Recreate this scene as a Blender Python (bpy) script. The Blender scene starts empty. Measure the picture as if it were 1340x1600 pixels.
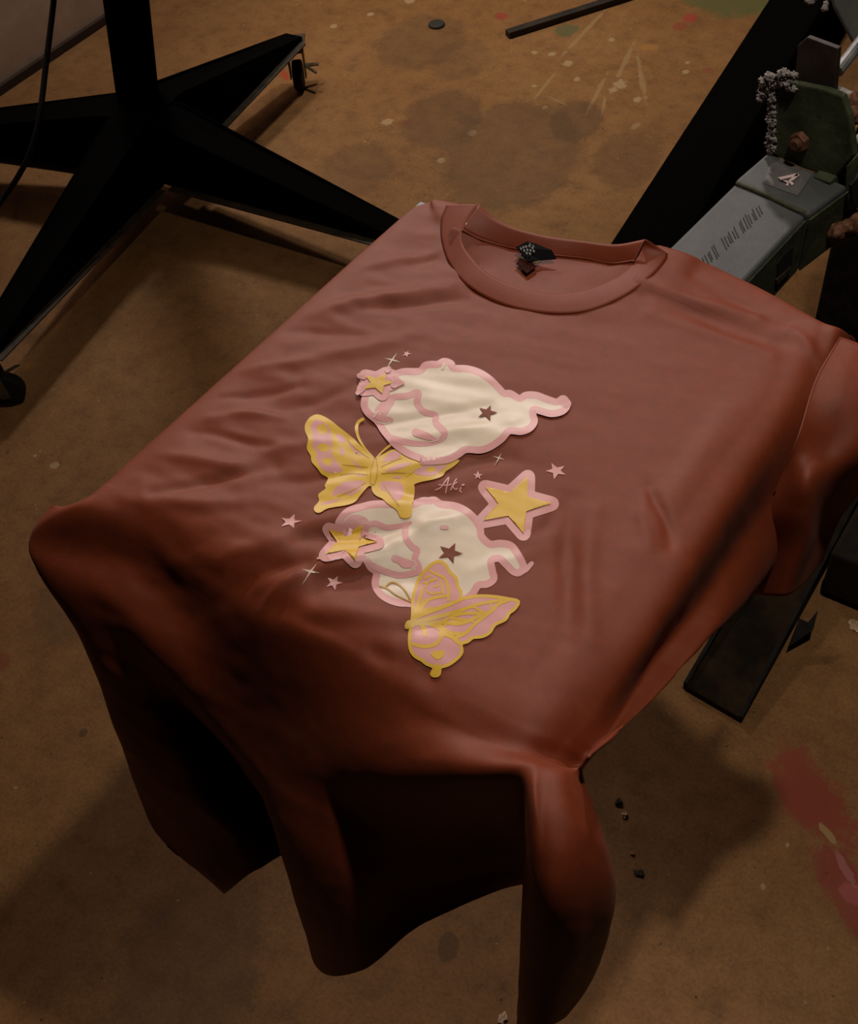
import bpy, bmesh, math, random
import numpy as np
from mathutils import Vector, Matrix, noise
from mathutils.bvhtree import BVHTree
from mathutils.geometry import delaunay_2d_cdt
random.seed(4)
C = bpy.context.collection
SC = bpy.context.scene

# ------------------------------------------------------------------ camera
F = 1840.36
R = np.array([[.81642101, -.39232414, .42371985], [.57192982, .65064821, -.499553], [-.07970586, .65018358, .75558474]])
PH = .75                                    # height of the printing board above the floor
CAM = np.array([.59035, -.72131, .64642 + PH])
cd = bpy.data.cameras.new('camera'); cam = bpy.data.objects.new('camera', cd); C.objects.link(cam)
cd.sensor_fit = 'VERTICAL'; cd.sensor_height = 36; cd.lens = F * 36 / 1600
cd.clip_start = .02; cd.clip_end = 50
M4 = Matrix(((R[0][0], R[0][1], R[0][2], CAM[0]), (R[1][0], R[1][1], R[1][2], CAM[1]), (R[2][0], R[2][1], R[2][2], CAM[2]), (0, 0, 0, 1)))
cam.matrix_world = M4
SC.camera = cam
SC.view_settings.view_transform = 'Standard'; SC.view_settings.look = 'None'
SC.view_settings.gamma = 1; SC.view_settings.exposure = 0; SC.view_settings.use_curve_mapping = False

# ------------------------------------------------------------------ light
W = bpy.data.worlds.new('world'); SC.world = W; W.use_nodes = True
W.node_tree.nodes['Background'].inputs[0].default_value = (.9, .8, .7, 1)
W.node_tree.nodes['Background'].inputs[1].default_value = .001
def lamp(name, loc, target, kind, energy, size, color, spot=None, blend=.5):
    l = bpy.data.lights.new(name, kind); l.energy = energy; l.color = color
    if kind == 'AREA': l.shape = 'DISK'; l.size = size
    else: l.shadow_soft_size = size
    if spot: l.spot_size = math.radians(spot); l.spot_blend = blend
    o = bpy.data.objects.new(name, l); C.objects.link(o); o.location = loc
    o.rotation_euler = (Vector(target) - Vector(loc)).to_track_quat('-Z', 'Y').to_euler()
    return o
lamp('work_lamp_left', (-1.52, 1.14, .92 + PH), (-.35, .3, .3), 'POINT', 31, .10, (1, .90, .82))
lamp('work_lamp_rear', (-1.30, 2.40, 2.05 + PH), (.20, -.34, PH), 'SPOT', 175, .09, (1, .86, .80), 22, .55)
lamp('far_floor_fill_spot', (-.95, 1.75, 1.75 + PH), (-.75, 1.6, 0), 'SPOT', 95, .12, (1, .88, .74), 52, .9)  # added fill light that brightens the far floor
lamp('work_lamp_overhead', (.5, -.03, 1.31 + PH), (.02, -.06, 0), 'SPOT', 30, .03, (1, .88, .74), 68, .6)

# ------------------------------------------------------------------ helpers
def unit(v): v = np.array(v, float); return v / np.linalg.norm(v)
def P(px, py, x=None, y=None, z=None):
    """the point seen at a pixel, at a chosen real distance (x, y or height z; z counts from the board's top)"""
    d = R @ np.array([px - 670, 800 - py, -F])
    if x is not None: t = (x - CAM[0]) / d[0]
    elif y is not None: t = (y - CAM[1]) / d[1]
    else: t = (z + PH - CAM[2]) / d[2]
    return CAM + d * t
def G(px, py): return P(px, py, z=-PH)      # on the floor
def proj(p):
    q = (np.asarray(p) - CAM) @ R
    return np.stack([670 + F * q[..., 0] / -q[..., 2], 800 - F * q[..., 1] / -q[..., 2]], -1)
def on_plane(px, py, o, n):
    d = R @ np.array([px - 670, 800 - py, -F]); t = np.dot(np.array(o) - CAM, n) / np.dot(d, n)
    return CAM + d * t

def tag(o, label=None, cat=None, group=None, kind=None):
    if label: o['label'] = label
    if cat: o['category'] = cat
    if group: o['group'] = group
    if kind: o['kind'] = kind
    return o
def empty(name, loc, label, cat, group=None, rz=0):
    o = bpy.data.objects.new(name, None); C.objects.link(o); o.location = loc; o.rotation_euler[2] = rz
    o.empty_display_size = .02
    return tag(o, label, cat, group)
def mesh(name, vs, fs, mats, parent=None, smooth=False, midx=None):
    me = bpy.data.meshes.new(name); me.from_pydata([tuple(map(float, v)) for v in vs], [], [tuple(f) for f in fs])
    for m in (mats if isinstance(mats, (list, tuple)) else [mats]): me.materials.append(m)
    if midx: me.polygons.foreach_set('material_index', midx)
    if smooth: me.polygons.foreach_set('use_smooth', [True] * len(me.polygons))
    me.update()
    o = bpy.data.objects.new(name, me); C.objects.link(o)
    if parent is not None:
        o.parent = parent
        bpy.context.view_layer.update()
        o.matrix_parent_inverse = parent.matrix_world.inverted()
    return o
def bev(o, w=.002, seg=2):
    m = o.modifiers.new('bevel', 'BEVEL'); m.width = w; m.segments = seg; m.limit_method = 'ANGLE'
    return o
class MB:
    def __init__(s): s.v = []; s.f = []
    def add(s, vs, fs):
        k = len(s.v); s.v += [tuple(map(float, v)) for v in vs]; s.f += [tuple(i + k for i in f) for f in fs]; return s
    def hexa(s, b, t):                      # bottom loop and top loop of n points each
        n = len(b); fs = [tuple(range(n))[::-1], tuple(range(n, 2 * n))]
        fs += [(i, (i + 1) % n, n + (i + 1) % n, n + i) for i in range(n)]
        return s.add(list(b) + list(t), fs)
    def box(s, c, size, ax=(1, 0, 0), ay=(0, 1, 0)):
        ax = unit(ax); ay = unit(ay); az = np.cross(ax, ay); c = np.array(c, float); h = np.array(size) / 2
        q = lambda a, b, d: c + ax * h[0] * a + ay * h[1] * b + az * h[2] * d
        return s.hexa([q(-1, -1, -1), q(1, -1, -1), q(1, 1, -1), q(-1, 1, -1)], [q(-1, -1, 1), q(1, -1, 1), q(1, 1, 1), q(-1, 1, 1)])
    def cyl(s, a, b, r, r2=None, n=24):
        a = np.array(a, float); b = np.array(b, float); z = unit(b - a); r2 = r if r2 is None else r2
        x = unit(np.cross(z, [.3, .9, .2])); y = np.cross(z, x)
        L = lambda c, rr: [c + rr * (x * math.cos(2 * math.pi * i / n) + y * math.sin(2 * math.pi * i / n)) for i in range(n)]
        return s.hexa(L(a, r), L(b, r2))
    def tube(s, pts, r, n=10):
        pts = [np.array(p, float) for p in pts]; k = len(s.v); up = np.array([.2, .3, .93])
        for i, p in enumerate(pts):
            t = unit(pts[min(i + 1, len(pts) - 1)] - pts[max(i - 1, 0)]); x = unit(np.cross(t, up)); y = np.cross(t, x)
            rr = r[i] if hasattr(r, '__len__') else r
            s.v += [tuple(p + rr * (x * math.cos(2 * math.pi * j / n) + y * math.sin(2 * math.pi * j / n))) for j in range(n)]
        for i in range(len(pts) - 1):
            s.f += [(k + i * n + j, k + i * n + (j + 1) % n, k + (i + 1) * n + (j + 1) % n, k + (i + 1) * n + j) for j in range(n)]
        s.f += [tuple(k + j for j in range(n))[::-1], tuple(k + (len(pts) - 1) * n + j for j in range(n))]
        return s
    def slab(s, pix, o, n, th):             # a plate whose face lies in the plane (o, n), th thick behind it
        n = unit(n)
        if np.dot(n, CAM - np.array(o)) < 0: n = -n
        a = [on_plane(x, y, o, n) for x, y in pix]
        return s.hexa([p - n * th for p in a], a)
    def out(s, name, m, parent=None, smooth=False): 
        o = mesh(name, s.v, s.f, m, parent, smooth)
        bm = bmesh.new(); bm.from_mesh(o.data); bmesh.ops.recalc_face_normals(bm, faces=bm.faces); bm.to_mesh(o.data); bm.free()
        return o
def cr(pts, n):                             # Catmull-Rom along a list of points
    p = np.array(pts, float); p = np.vstack([2 * p[0] - p[1], p, 2 * p[-1] - p[-2]]); out = []
    for i in range(1, len(p) - 2):
        for k in range(n):
            t = k / n
            out.append(.5 * ((2 * p[i]) + (-p[i-1] + p[i+1]) * t + (2*p[i-1] - 5*p[i] + 4*p[i+1] - p[i+2]) * t*t + (-p[i-1] + 3*p[i] - 3*p[i+1] + p[i+2]) * t**3))
    out.append(p[-2]); return np.array(out)

# ------------------------------------------------------------------ materials
def mat(name, col, rough=.6, metal=0, spec=.5, var=0, scale=30, bump=0, bscale=200, col2=None, sheen=0, sheen_col=(1, .8, .75), detail=6):
    m = bpy.data.materials.new(name); m.use_nodes = True; nt = m.node_tree; b = nt.nodes['Principled BSDF']
    b.inputs['Base Color'].default_value = (*col, 1); b.inputs['Roughness'].default_value = rough
    b.inputs['Metallic'].default_value = metal; b.inputs['Specular IOR Level'].default_value = spec
    if sheen: b.inputs['Sheen Weight'].default_value = sheen; b.inputs['Sheen Tint'].default_value = (*sheen_col, 1); b.inputs['Sheen Roughness'].default_value = .45
    tc = nt.nodes.new('ShaderNodeTexCoord')
    if var or col2:
        n = nt.nodes.new('ShaderNodeTexNoise'); n.inputs['Scale'].default_value = scale; n.inputs['Detail'].default_value = detail; n.inputs['Roughness'].default_value = .65
        nt.links.new(tc.outputs['Object'], n.inputs['Vector'])
        r = nt.nodes.new('ShaderNodeValToRGB'); nt.links.new(n.outputs['Fac'], r.inputs['Fac'])
        r.color_ramp.elements[0].position = .38; r.color_ramp.elements[1].position = .66
        c2 = col2 or tuple(c * (1 - var) for c in col)
        r.color_ramp.elements[0].color = (*c2, 1); r.color_ramp.elements[1].color = (*(col if col2 else tuple(min(1, c * (1 + var)) for c in col)), 1)
        nt.links.new(r.outputs['Color'], b.inputs['Base Color'])
    if bump:
        n = nt.nodes.new('ShaderNodeTexNoise'); n.inputs['Scale'].default_value = bscale; n.inputs['Detail'].default_value = 4
        nt.links.new(tc.outputs['Object'], n.inputs['Vector'])
        bp = nt.nodes.new('ShaderNodeBump'); bp.inputs['Strength'].default_value = bump; bp.inputs['Distance'].default_value = .001
        nt.links.new(n.outputs['Fac'], bp.inputs['Height']); nt.links.new(bp.outputs['Normal'], b.inputs['Normal'])
    return m
SH = dict(sheen=.03, sheen_col=(1, .75, .72), rough=.57, spec=.42)
M_cloth = mat('rust_cotton', (.215, .037, .010), var=.07, scale=90, bump=.22, bscale=2600, **SH)
M_rib = mat('rust_ribbing', (.22, .038, .011), var=.04, scale=60, bump=.15, bscale=1500, **SH)
M_cream = mat('cream_ink', (.82, .69, .55), .42, spec=.5, var=.04, scale=40)
M_pink = mat('pink_ink', (.76, .37, .37), .42, spec=.5, var=.04, scale=40)
M_yellow = mat('yellow_ink', (.80, .50, .05), .42, spec=.5, var=.04, scale=40)
M_ochre = mat('ochre_ink', (.55, .31, .025), .42, spec=.5)
M_tag = mat('black_satin', (.006, .006, .006), .8, spec=.08)
M_tagink = mat('grey_thread', (.25, .26, .25), .6)
M_olive = mat('olive_thread', (.16, .12, .05), .7)
M_maroon = mat('maroon_satin', (.035, .006, .003), .8, spec=.1)
M_black = mat('black_enamel', (.0022, .002, .0019), .9, spec=.03, bump=.1, bscale=60)
M_edge = mat('floor_lit_brown_lip', (.045, .03, .017), .6, var=.5, scale=40)  # black leg lip with brown light off the floor put into its colour
M_rubber = mat('black_rubber', (.012, .011, .01), .7, spec=.2)
M_zinc = mat('dull_zinc', (.12, .095, .06), .5, .6, var=.3, scale=60)
M_arm = mat('grey_green_paint', (.078, .084, .083), .6, col2=(.05, .056, .055), scale=22, bump=.2, bscale=300)
M_green = mat('green_machine_paint', (.085, .10, .055), .7, spec=.2, col2=(.035, .042, .023), scale=30, bump=.35, bscale=200)
M_dark = mat('dark_steel', (.014, .011, .009), .75, spec=.15, var=.4, scale=40)
M_slot = mat('slot_shadow_black', (.003, .003, .003), .8)
M_rust = mat('rusty_bolt', (.22, .10, .05), .7, .3, col2=(.10, .04, .02), scale=90, bump=.6, bscale=200)
M_lint = mat('grey_lint', (.30, .27, .26), .95, spec=.1, var=.25, scale=200, bump=.8, bscale=600)
M_board = mat('board_aluminium', (.42, .42, .42), .45, .3, var=.1, scale=30)
M_tape = mat('pallet_tape_blue_grey', (.20, .27, .33), .5, var=.25, scale=80)
M_cream_edge = mat('board_surface_cream', (.60, .48, .33), .5, var=.12, scale=50)
M_numplate = mat('grey_number_plate', (.10, .095, .095), .6, var=.2, scale=60)
M_number = mat('pinkish_white_paint', (.62, .48, .48), .6)
M_stamp = mat('stamped_mark', (.035, .035, .033), .8)
M_wall = mat('off_white_wall', (.62, .46, .34), .85, var=.1, scale=12, bump=.2, bscale=60)
M_base = mat('dark_baseboard', (.05, .028, .017), .8, var=.2, scale=20)
M_box = mat('dark_brown_steel', (.03, .022, .015), .8, spec=.15, col2=(.018, .012, .009), scale=20, bump=.3, bscale=120)
M_foot = mat('oily_foot_steel', (.040, .023, .011), .85, spec=.06, col2=(.012, .009, .006), scale=16, bump=.5, bscale=120)
M_chip = mat('orange_chip', (.42, .16, .06), .7)
M_pale = mat('pale_scrap', (.62, .42, .27), .8, var=.3, scale=90)
M_grit = mat('dark_grit', (.07, .05, .03), .9, var=.3, scale=90)
M_wood = mat('dark_bar', (.028, .018, .012), .7, var=.4, scale=30)

def floor_material():
    m = bpy.data.materials.new('stained_concrete'); m.use_nodes = True; nt = m.node_tree; N = nt.nodes; L = nt.links
    b = N['Principled BSDF']; b.inputs['Roughness'].default_value = .68; b.inputs['Specular IOR Level'].default_value = .3
    tc = N.new('ShaderNodeTexCoord')
    def nz(sc, det=8, ro=.6, off=(0, 0, 0)):
        mp = N.new('ShaderNodeMapping'); mp.inputs['Location'].default_value = off; L.new(tc.outputs['Object'], mp.inputs['Vector'])
        n = N.new('ShaderNodeTexNoise'); n.inputs['Scale'].default_value = sc; n.inputs['Detail'].default_value = det; n.inputs['Roughness'].default_value = ro
        L.new(mp.outputs['Vector'], n.inputs['Vector']); return n
    def ramp(src, stops):
        r = N.new('ShaderNodeValToRGB'); e = r.color_ramp.elements
        e[0].position = stops[0][0]; e[0].color = (*stops[0][1], 1); e[1].position = stops[-1][0]; e[1].color = (*stops[-1][1], 1)
        for p, c in stops[1:-1]: q = e.new(p); q.color = (*c, 1)
        L.new(src, r.inputs['Fac']); return r.outputs['Color']
    def mix(a, c, f, mode='MIX'):
        x = N.new('ShaderNodeMix'); x.data_type = 'RGBA'; x.blend_type = mode
        if hasattr(f, 'links'): L.new(f, x.inputs['Factor'])
        else: x.inputs['Factor'].default_value = f
        L.new(a, x.inputs['A'])
        if isinstance(c, tuple): x.inputs['B'].default_value = (*c, 1)
        else: L.new(c, x.inputs['B'])
        return x.outputs['Result']
    def math_(op, a, c=None, clamp=False):
        x = N.new('ShaderNodeMath'); x.operation = op; x.use_clamp = clamp
        for i, v in enumerate((a, c)):
            if v is None: continue
            if hasattr(v, 'links'): L.new(v, x.inputs[i])
            else: x.inputs[i].default_value = v
        return x.outputs[0]
    n1 = nz(2.3, 7, .62); n2 = nz(24, 8, .72, (3, 1, 0)); n3 = nz(210, 4, .8)
    col = ramp(n1.outputs['Fac'], [(.3, (.215, .100, .032)), (.5, (.265, .128, .043)), (.72, (.32, .165, .062))])
    col = mix(col, ramp(n2.outputs['Fac'], [(.3, (.45, .42, .4)), (.5, (1, 1, 1)), (.72, (1.4, 1.4, 1.4))]), .55, 'MULTIPLY')
    col = mix(col, ramp(n3.outputs['Fac'], [(.32, (.5, .48, .45)), (.5, (1, 1, 1)), (.68, (1.4, 1.38, 1.35))]), .5, 'MULTIPLY')
    # small dark pits and pale flecks
    v = N.new('ShaderNodeTexVoronoi'); v.inputs['Scale'].default_value = 38; L.new(tc.outputs['Object'], v.inputs['Vector'])
    pit = math_('LESS_THAN', math_('ADD', v.outputs['Distance'], math_('MULTIPLY', n2.outputs['Fac'], .42)), .25)
    col = mix(col, (.035, .022, .012), math_('MULTIPLY', pit, .75))
    v2 = N.new('ShaderNodeTexVoronoi'); v2.inputs['Scale'].default_value = 24
    mp = N.new('ShaderNodeMapping'); mp.inputs['Location'].default_value = (5.3, 2.2, 0); L.new(tc.outputs['Object'], mp.inputs['Vector']); L.new(mp.outputs['Vector'], v2.inputs['Vector'])
    fl = math_('LESS_THAN', math_('ADD', v2.outputs['Distance'], math_('MULTIPLY', nz(70, 3, .6, (2, 2, 2)).outputs['Fac'], .30)), .185)
    col = mix(col, (.42, .29, .17), math_('MULTIPLY', fl, .7))
    # dropped and smeared paint, then dark patches with painted shade: each spot a noisy ellipse where it lies on the concrete
    wob = nz(22, 5, .7, (7, 7, 0)); wob2 = nz(110, 4, .7, (1, 8, 0))
    sx = N.new('ShaderNodeSeparateXYZ'); L.new(tc.outputs['Object'], sx.inputs[0])
    def spot(pa, pb, width, c, op=.8, rag=.9, hard=6):
        a = G(*pa); bb = G(*pb); cx, cy = (a[:2] + bb[:2]) / 2; d = bb[:2] - a[:2]; ln = np.linalg.norm(d) / 2 + 1e-6; an = math.atan2(d[1], d[0])
        X = math_('SUBTRACT', sx.outputs[0], float(cx)); Y = math_('SUBTRACT', sx.outputs[1], float(cy))
        u = math_('ADD', math_('MULTIPLY', X, math.cos(an) / ln), math_('MULTIPLY', Y, math.sin(an) / ln))
        w = math_('ADD', math_('MULTIPLY', X, -math.sin(an) / width), math_('MULTIPLY', Y, math.cos(an) / width))
        r = math_('SQRT', math_('ADD', math_('MULTIPLY', u, u), math_('MULTIPLY', w, w)))
        r = math_('ADD', r, math_('MULTIPLY', math_('SUBTRACT', wob.outputs['Fac'], .5), rag * 2))
        r = math_('ADD', r, math_('MULTIPLY', math_('SUBTRACT', wob2.outputs['Fac'], .5), rag))
        f = math_('MULTIPLY', math_('SUBTRACT', 1.0, r), hard, True)
        nonlocal col
        col = mix(col, c, math_('MULTIPLY', f, op))
    spot((1205, 1150), (1335, 1360), .040, (.30, .055, .03), .8, 1.0, 3)
    spot((1225, 1205), (1300, 1300), .05, (.29, .05, .028), .55, .4, 2)
    spot((1270, 1300), (1385, 1500), .030, (.30, .045, .035), .7, .8, 3)
    spot((1310, 1385), (1355, 1410), .014, (.42, .11, .10), .9, .5, 5)
    spot((1275, 1280), (1310, 1325), .006, (.42, .30, .12), .8, .8, 5)
    spot((1300, 1320), (1335, 1385), .005, (.45, .18, .17), .7, 1.2, 5)
    spot((1060, -10), (1230, 12), .09, (.105, .12, .04), .8, .7, 3)
    spot((865, 45), (905, 50), .035, (.10, .12, .05), .75, .6, 3)
    spot((775, 20), (790, 30), .016, (.34, .05, .03), .8, .5, 4)
    spot((1065, 28), (1090, 28), .022, (.38, .05, .04), .8, .7, 4)
    spot((1050, 42), (1075, 40), .022, (.30, .05, .03), .6, .7, 4)
    spot((1000, 72), (1030, 76), .018, (.42, .20, .05), .7, .8, 4)
    spot((1095, 108), (1115, 112), .015, (.28, .07, .04), .7, .6, 4)
    spot((628, 190), (645, 195), .02, (.28, .06, .04), .5, .6, 3)
    spot((0, 1020), (8, 1048), .015, (.25, .05, .02), .6, .5, 3)
    spot((440, 108), (450, 128), .01, (.40, .05, .02), .8, .7, 4)
    for a, q, w in (((870, 95), (960, 0), .009), ((912, 185), (950, 112), .008), ((960, 130), (992, 62), .010), ((995, 85), (1010, 165), .010), ((830, 160), (870, 110), .007),
                    ((940, 180), (945, 150), .006), ((855, 150), (892, 168), .005), ((985, 205), (1000, 190), .012)):
        spot(a, q, w * .7, (.40, .26, .12), .6, 1.1, 3)
    for x, y, r in ((888, 99, 10), (862, 84, 7), (901, 124, 7), (835, 134, 6), (966, 132, 15), (958, 140, 10), (995, 155, 7), (834, 82, 5), (606, 190, 9), (738, 207, 9), (578, 22, 6), (521, 41, 6), (955, 62, 7), (1070, 112, 7), (1073, 98, 4), (851, 168, 5),
                    (690, 250, 10), (640, 2, 8), (86, 727, 8), (55, 712, 5), (1230, 1320, 4), (1192, 1385, 6)):
        spot((x - r * .8, y - 1), (x + r * .8, y + 1), .0008 * r * (1 + (900 - min(y, 900)) / 900), (.46, .32, .17), .75, 1.3, 5)
    for x, y, r, o in ((660, 60, 70, .35), (690, 180, 65, .45), (800, 230, 120, .45), (900, 185, 45, .5), (720, 90, 50, .25), (980, 245, 60, .35), (560, 260, 60, .3), (300, 1500, 120, .35), (120, 940, 70, .3), (700, 1480, 18, .6), (130, 1145, 7, .7), (320, 1300, 7, .7)):
        spot((x - r, y), (x + r, y + r * .15), .0011 * r * (1 + (900 - min(y, 900)) / 900), (.09, .052, .024), o, .35, 5)  # dark patches: shadows painted on the far floor, plus small stains
    L.new(col, b.inputs['Base Color'])
    bp = N.new('ShaderNodeBump'); bp.inputs['Strength'].default_value = .35; bp.inputs['Distance'].default_value = .003
    L.new(n2.outputs['Fac'], bp.inputs['Height']); L.new(bp.outputs['Normal'], b.inputs['Normal'])
    return m

# ------------------------------------------------------------------ setting
fl = MB(); fl.box((.5, .5, -.05), (9, 9, .1)); tag(fl.out('floor', floor_material()), kind='structure')
a = G(0, 150); b_ = G(157, 44); wd = unit(b_ - a); wn = np.array([wd[1], -wd[0], 0])
if np.dot(wn, CAM - a) < 0: wn = -wn
c = a + wd * .2
wb = MB(); wb.box(c - wn * .06 + np.array([0, 0, 1.3]), (6, .1, 2.6), wd, np.cross([0, 0, 1], wd)); tag(wb.out('wall_left', M_wall), kind='structure')
bb = MB(); bb.box(c - wn * .004 + np.array([0, 0, .009]), (6, .012, .022), wd, np.cross([0, 0, 1], wd)); tag(bb.out('baseboard_left', M_base), kind='structure')

# ------------------------------------------------------------------ screen printing press: board, arm, bracket, base
press = empty('screen_printing_press', (.3, .9, 0), 'grey green steel screen printing press with number 4 arm under the shirt', 'printing press')
m_ = MB()
o = [(.0, -.418), (.395, -.418), (.395, .012), (.0, .012)]
def rrect(x0, y0, x1, y1, r, z, n=6):
    out = []
    for cx, cy, a0 in ((x1 - r, y1 - r, 0), (x0 + r, y1 - r, 90), (x0 + r, y0 + r, 180), (x1 - r, y0 + r, 270)):
        out += [(cx + r * math.cos(math.radians(a0 + 90 * i / n)), cy + r * math.sin(math.radians(a0 + 90 * i / n)), z) for i in range(n + 1)]
    return out
m_.hexa(rrect(.003, -.385, .390, .014, .012, PH - .018), rrect(.003, -.385, .390, .014, .012, PH - .002))
platen = bev(m_.out('printing_board', M_board, press), .0015)
m_ = MB(); m_.hexa(rrect(.006, -.38, .386, .009, .010, PH - .002), rrect(.006, -.38, .386, .009, .010, PH - .001))
m_.out('board_surface', M_cream_edge, platen)
m_ = MB(); m_.hexa([(.000, -.03, PH - .0012), (.035, .0, PH - .0012), (.035, .0175, PH - .0012), (.000, .0175, PH - .0012)], [(.000, -.03, PH - .0004), (.035, .0, PH - .0004), (.035, .0175, PH - .0004), (.000, .0175, PH - .0004)])
m_.out('tape', M_tape, platen)

za = -.032
A0, A1, B0, B1 = P(1040, 392, z=za), P(1150, 284, z=za), P(1190, 412, z=za), P(1259, 337, z=za)
ad = unit(A1 - A0); A0 = A0 - ad * .2; B0 = B1 - (A1 - A0)
dn = np.array([0, 0, -.062])
m_ = MB(); m_.hexa([A0 + dn, B0 + dn, B1 + dn, A1 + dn], [A0, B0, B1, A1]); arm = bev(m_.out('platen_arm', M_arm, press), .004, 3)
# green flanks of the arm (its top is worn grey)
side_n = unit(np.cross(B1 - B0, [0, 0, 1])); 
if side_n @ np.array([1, 0, 0]) < 0: side_n = -side_n
o_side = B0 + side_n * .0015
m_ = MB(); m_.hexa([B0 + dn * 1.02, B0 + dn * .07, B1 + dn * .07, B1 + dn * 1.02], [p + side_n * .0015 for p in (B0 + dn * 1.02, B0 + dn * .07, B1 + dn * .07, B1 + dn * 1.02)])
flank = m_.out('side_plate', M_green, arm)
m_ = MB(); m_.slab([(1240, 384), (1222, 400), (1215, 412), (1213, 437), (1226, 428), (1236, 417)], B0 + side_n * .0022, side_n, .0012); m_.out('slot', M_slot, flank)
m_ = MB(); m_.slab([(1213, 437), (1214, 446), (1234, 425), (1236, 417)], B0 + side_n * .003, side_n, .0012); m_.out('slot_lip', M_zinc, flank)
m_ = MB(); m_.slab([(1265, 352), (1267, 352), (1262, 392), (1260, 392)], B0 + side_n * .003, side_n, .0012); m_.out('seam', M_slot, flank)
# raised end block with the number plate
Z = np.array([0, 0, 1.])
zb = za + .004
q = [P(1148, 281, z=zb), P(1199, 237, z=zb), P(1325, 290, z=zb), P(1264, 335, z=zb)]
m_ = MB(); m_.hexa([p - Z * .066 for p in q], q); endb = bev(m_.out('arm_end_block', M_arm, press), .004, 3)
n_ = unit(np.cross(q[2] - q[3], Z)); n_ = n_ if n_[0] > 0 else -n_
m_ = MB(); s_ = [q[3] - Z * .064, q[3] - Z * .006, q[2] - Z * .006, q[2] - Z * .064]; m_.hexa(s_, [p + n_ * .0018 for p in s_]); m_.out('side_plate', M_green, endb)
m_ = MB(); m_.tube([P(x, y, z=za + .001) for x, y in ((1151, 286), (1178, 297), (1206, 309), (1232, 322), (1260, 334))], .003, 8); m_.out('weld_bead', mat('weld_bead', (.06, .06, .035), .7, var=.3, scale=200), arm, True)
def flat(pix, z, th=.0008):
    t = [P(x, y, z=z) for x, y in pix]; return MB().hexa([p - Z * th for p in t], t)
pl = flat([(1202, 258), (1222, 247), (1268, 272), (1246, 306), (1192, 286)], zb + .0006); np_ = pl.out('number_plate', M_numplate, endb)
def zo(X, Y): return 1180 + .2 * X, 180 + .2 * Y
def stroke_px(pts, w):                      # outline polygon of a thick line in pixel space
    pts = [np.array(p, float) for p in pts]; l = []; r = []
    for i, p in enumerate(pts):
        d = unit(pts[min(i + 1, len(pts) - 1)] - pts[max(i - 1, 0)]); n = np.array([-d[1], d[0]])
        ww = w[i] if hasattr(w, '__len__') else w
        l.append(p + n * ww / 2); r.append(p - n * ww / 2)
    return l, r
def ribbon(m_, pts, w, z, th=.0006):
    l, r = stroke_px(pts, w)
    for i in range(len(l) - 1):
        t = [P(*l[i], z=z), P(*l[i + 1], z=z), P(*r[i + 1], z=z), P(*r[i], z=z)]
        m_.hexa([p - Z * th for p in t], t)
m_ = MB()
ribbon(m_, [zo(245, 548), zo(255, 520), zo(178, 496), zo(330, 462)], 4.2, zb + .002)
ribbon(m_, [zo(336, 458), zo(285, 500), zo(262, 512), zo(292, 540)], 4.2, zb + .002)
m_.out('number_four', M_number, np_)
# scored ruler marks along the arm
m_ = MB(); rnd = random.Random(3)
for k in range(24):
    t = k / 23; x = 1188 - 88 * t; y = 328 + 82 * t; ln = 6 + 5 * rnd.random(); 
    if k in (9, 16, 17): continue
    x += rnd.uniform(-1.5, 1.5)
    ribbon(m_, [(x - ln * .45, y - ln), (x + ln * .35, y + ln * .7)], 1.6, za + .0008)
m_.out('scale_marks', M_stamp, arm)

# upright bracket, bar and bolts
bo = P(1202, 238, z=zb); bn = unit(np.cross(P(1300, 281, z=zb) - bo, Z))
m_ = MB(); m_.slab([(1211, 128), (1207, 180), (1201, 239), (1250, 262), (1302, 281), (1334, 243), (1326, 180), (1316, 150), (1290, 140), (1240, 130)], bo, bn, .008)
brk = bev(m_.out('bracket_plate', M_green, press), .002)
m_ = MB(); m_.slab([(1260, 58), (1245, 72), (1243, 100), (1238, 160), (1300, 182), (1305, 120), (1309, 76)], bo + bn * (.012 if bn @ (CAM - bo) < 0 else -.012), bn, .006)
bev(m_.out('upright_bar', mat('dark_brown_bar', (.035, .024, .018), .5, var=.3, scale=50), press), .001)
fb = bn if bn @ (CAM - bo) > 0 else -bn
def bolt(px, py, r, parent, m=M_rust, off=0, name='bolt', n=6):
    p = on_plane(px, py, bo + fb * off, bn); k = MB(); k.cyl(p - fb * .002, p + fb * .007, r, r * .9, n); k.cyl(p + fb * .006, p + fb * .012, r * .62, r * .5, 16)
    return bev(k.out(name, m, parent), .001)
bolt(1251, 220, .0105, brk)
def lump(name, pts, r, m, parent, seed=1, amp=.45, sub=3):
    rnd = random.Random(seed); vs = []; fs = []
    for p in pts:
        bm = bmesh.new(); bmesh.ops.create_icosphere(bm, subdivisions=sub, radius=1)
        k = len(vs); rr = r * rnd.uniform(.7, 1.25)
        for v in bm.verts:
            w = v.co * (1 + amp * noise.noise(v.co * 2.2 + Vector((seed, k * .01, 0))) + amp * .5 * noise.noise(v.co * 6 + Vector((k * .02, seed, 0))))
            vs.append(np.array(p) + np.array(w) * rr)
        fs += [tuple(k + v.index for v in f.verts) for f in bm.faces]; bm.free()
    return mesh(name, vs, fs, m, parent, True)
bp_ = lambda x, y: on_plane(x, y, bo + fb * .001, bn)
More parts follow.
